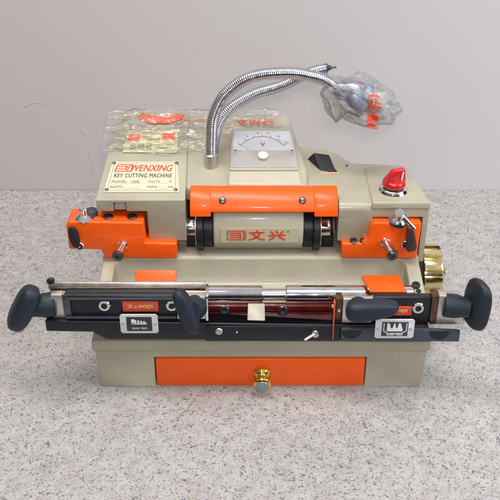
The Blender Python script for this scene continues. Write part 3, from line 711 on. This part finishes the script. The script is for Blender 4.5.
# ------------------------------------------------------------------ certificate in clear sleeve lying on the head
slv = bpy.data.objects.new('document_sleeve', None); col.objects.link(slv); slv.location = (-.08, .215, TZ(215)*MM)
slv['label'] = 'clear plastic sleeve with yellow card and orange stamp lying behind the name plate'; slv['category'] = 'plastic sleeve'
def SZ(x, y):
    yy = min(y, 256); z = TZ(yy) + 1.6
    if y > 256: z -= (y - 256)*.6
    if x < -171: z -= (-171 - x)*.35
    return z
def wr(x, y, k=1.0):
    q = Vector((x*.03, y*.055, 1.7)); return k*(2.2*abs(noise.noise(q)) + 2.4*abs(noise.noise(q*2.1 + Vector((4, 0, 0)))) + .8*noise.noise(q*4.5))
b = B(); nx, ny = 150, 70; g = []
for i in range(nx + 1):
    row = []
    for j in range(ny + 1):
        x = -180 + 202*i/nx; y = 176 + 84*j/ny + 4*math.sin(x*.07)
        lift = 1.2 + 7*max(0, (-165 - x)/15)**1.5*(.3 + .7*j/ny)
        edge = min(1, (j/ny)*6, i/nx*8 + .1)
        row.append(b.verts.new((x + wr(y, x, .8), y, SZ(x, y) + lift*.6 + wr(x, y, 1.7)*edge)))
    g.append(row)
hole = lambda i, j: False
for i in range(nx):
    for j in range(ny):
        xm = -180 + 202*(i+.5)/nx; ym = 176 + 84*(j+.5)/ny
        if xm > -66 and ym < 208: continue       # sleeve is folded clear of lamp and voltmeter
        b.faces.new((g[i][j], g[i+1][j], g[i+1][j+1], g[i][j+1]))
bmesh.ops.delete(b, geom=[v_ for v_ in b.verts if not v_.link_faces], context='VERTS')
obj('sleeve_film', b, M['sheetfilm'], slv, angle=180)
su = Vector((0, 1, .2)).normalized(); C0 = Vector((-155, 178, SZ(-155, 178) - .6))
b = B(); cs = [C0, C0 + nr*61 + su*-1, C0 + nr*60 + su*42, C0 + nr*2 + su*42]; sn = nr.cross(su)
hexa(b, [p - sn*.2 for p in cs], [p + sn*.3 for p in cs]); card = obj('certificate_card', b, M['card'], slv)
b = B(); CC = C0 + sn*.3
b.free()
for x0, x1, y0 in ((4, 17, 21), (43, 57, 22)):
    b = B(); bar2(b, CC, nr, su, x0, x1, y0, y0 + 14); obj('orange_panel', b, M['orangeink'], card)
text('card_lettering', '合格证', M['greyink'], card, CC + nr*7 + su*5, nr, su, 26, 12, .2)
b = B()
for y in (8, 13): bar2(b, CC, nr, su, 37, 56, y, y + .6)
for y in (24, 29, 37): bar2(b, CC, nr, su, 20, 40, y, y + .5)
obj('card_lines', b, M['greyink'], card)
b = B()
S0 = Vector((-117, 236, SZ(-117, 236) - .2))
pa = [(-28 + 56*k/24) for k in range(25)]
up_ = [(x, -19*math.sqrt(max(0, 1 - (x/28.01)**2)) + 15) for x in pa]; dn_ = [(x*.42, -4.5*math.sqrt(max(0, 1 - (x/28.01)**2)) + 14.8) for x in pa]
poly = up_ + dn_[::-1]
pts = [S0 + nr*x + su*y for x, y in poly]; hexa(b, [p - sn*.2 for p in pts], [p + sn*.4 for p in pts])
obj('orange_stamp', b, M['orangeink'], slv, smooth=False)
S1 = Vector((-90, 239, SZ(-90, 239) - .2)); b = B(); bar2(b, S1, nr, su, 0, 42, 0, .9); obj('print_line', b, M['orangeink'], slv)
text('sleeve_lettering', '文兴配', M['orangeink'], slv, Vector((-28, 228, SZ(-28, 228) + .1)), nr, su, 44, 13, .3, weight=.0)

# ------------------------------------------------------------------ camera, light, world
cam = bpy.data.cameras.new('Camera'); co = bpy.data.objects.new('Camera', cam); col.objects.link(co)
co.location = (-11.8*MM, -738.4*MM, 633.7*MM); co.rotation_euler = (R(90 - 32), 0, 0)
cam.sensor_width = 36; cam.lens = 64.8; cam.clip_start = .01; cam.clip_end = 50
sc.camera = co
def area(name, loc, tgt, sx, sy, e, c=(1, 1, 1)):
    l = bpy.data.lights.new(name, 'AREA'); l.shape = 'RECTANGLE'; l.size = sx; l.size_y = sy; l.energy = e; l.color = c
    o = bpy.data.objects.new(name, l); col.objects.link(o); o.location = loc
    o.rotation_euler = (Vector(tgt) - Vector(loc)).to_track_quat('-Z', 'Y').to_euler()
area('ceiling_light', (-.2, -.15, 1.9), (0, .15, .0), 1.5, .45, 33, (1, .965, .92))
area('window_light', (1.15, -.35, .75), (.25, .44, .25), .7, .8, 11.5, (.84, .91, 1))
area('flash', (.0, -.80, .72), (0, .1, .08), .10, .06, 3.6, (1, .96, .92))
w = bpy.data.worlds.new('World'); sc.world = w; w.use_nodes = True
nt = w.node_tree; bg = nt.nodes['Background']; N = nt.nodes.new
tc = N('ShaderNodeTexCoord'); sx = N('ShaderNodeSeparateXYZ'); cr_ = N('ShaderNodeValToRGB')
nt.links.new(tc.outputs['Generated'], sx.inputs[0]); mr = N('ShaderNodeMapRange'); mr.inputs['From Min'].default_value = -1
nt.links.new(sx.outputs['Z'], mr.inputs['Value']); nt.links.new(mr.outputs[0], cr_.inputs[0])
e = cr_.color_ramp.elements; e[0].position = .66; e[0].color = (.045, .04, .05, 1); e[1].position = .88; e[1].color = (1, .97, .96, 1)
nt.links.new(cr_.outputs[0], bg.inputs['Color']); bg.inputs['Strength'].default_value = .6
sc.view_settings.view_transform = 'Standard'; sc.view_settings.look = 'None'; sc.view_settings.exposure = -.1; sc.view_settings.gamma = 1
sc.render.resolution_x = 1024; sc.render.resolution_y = 1024
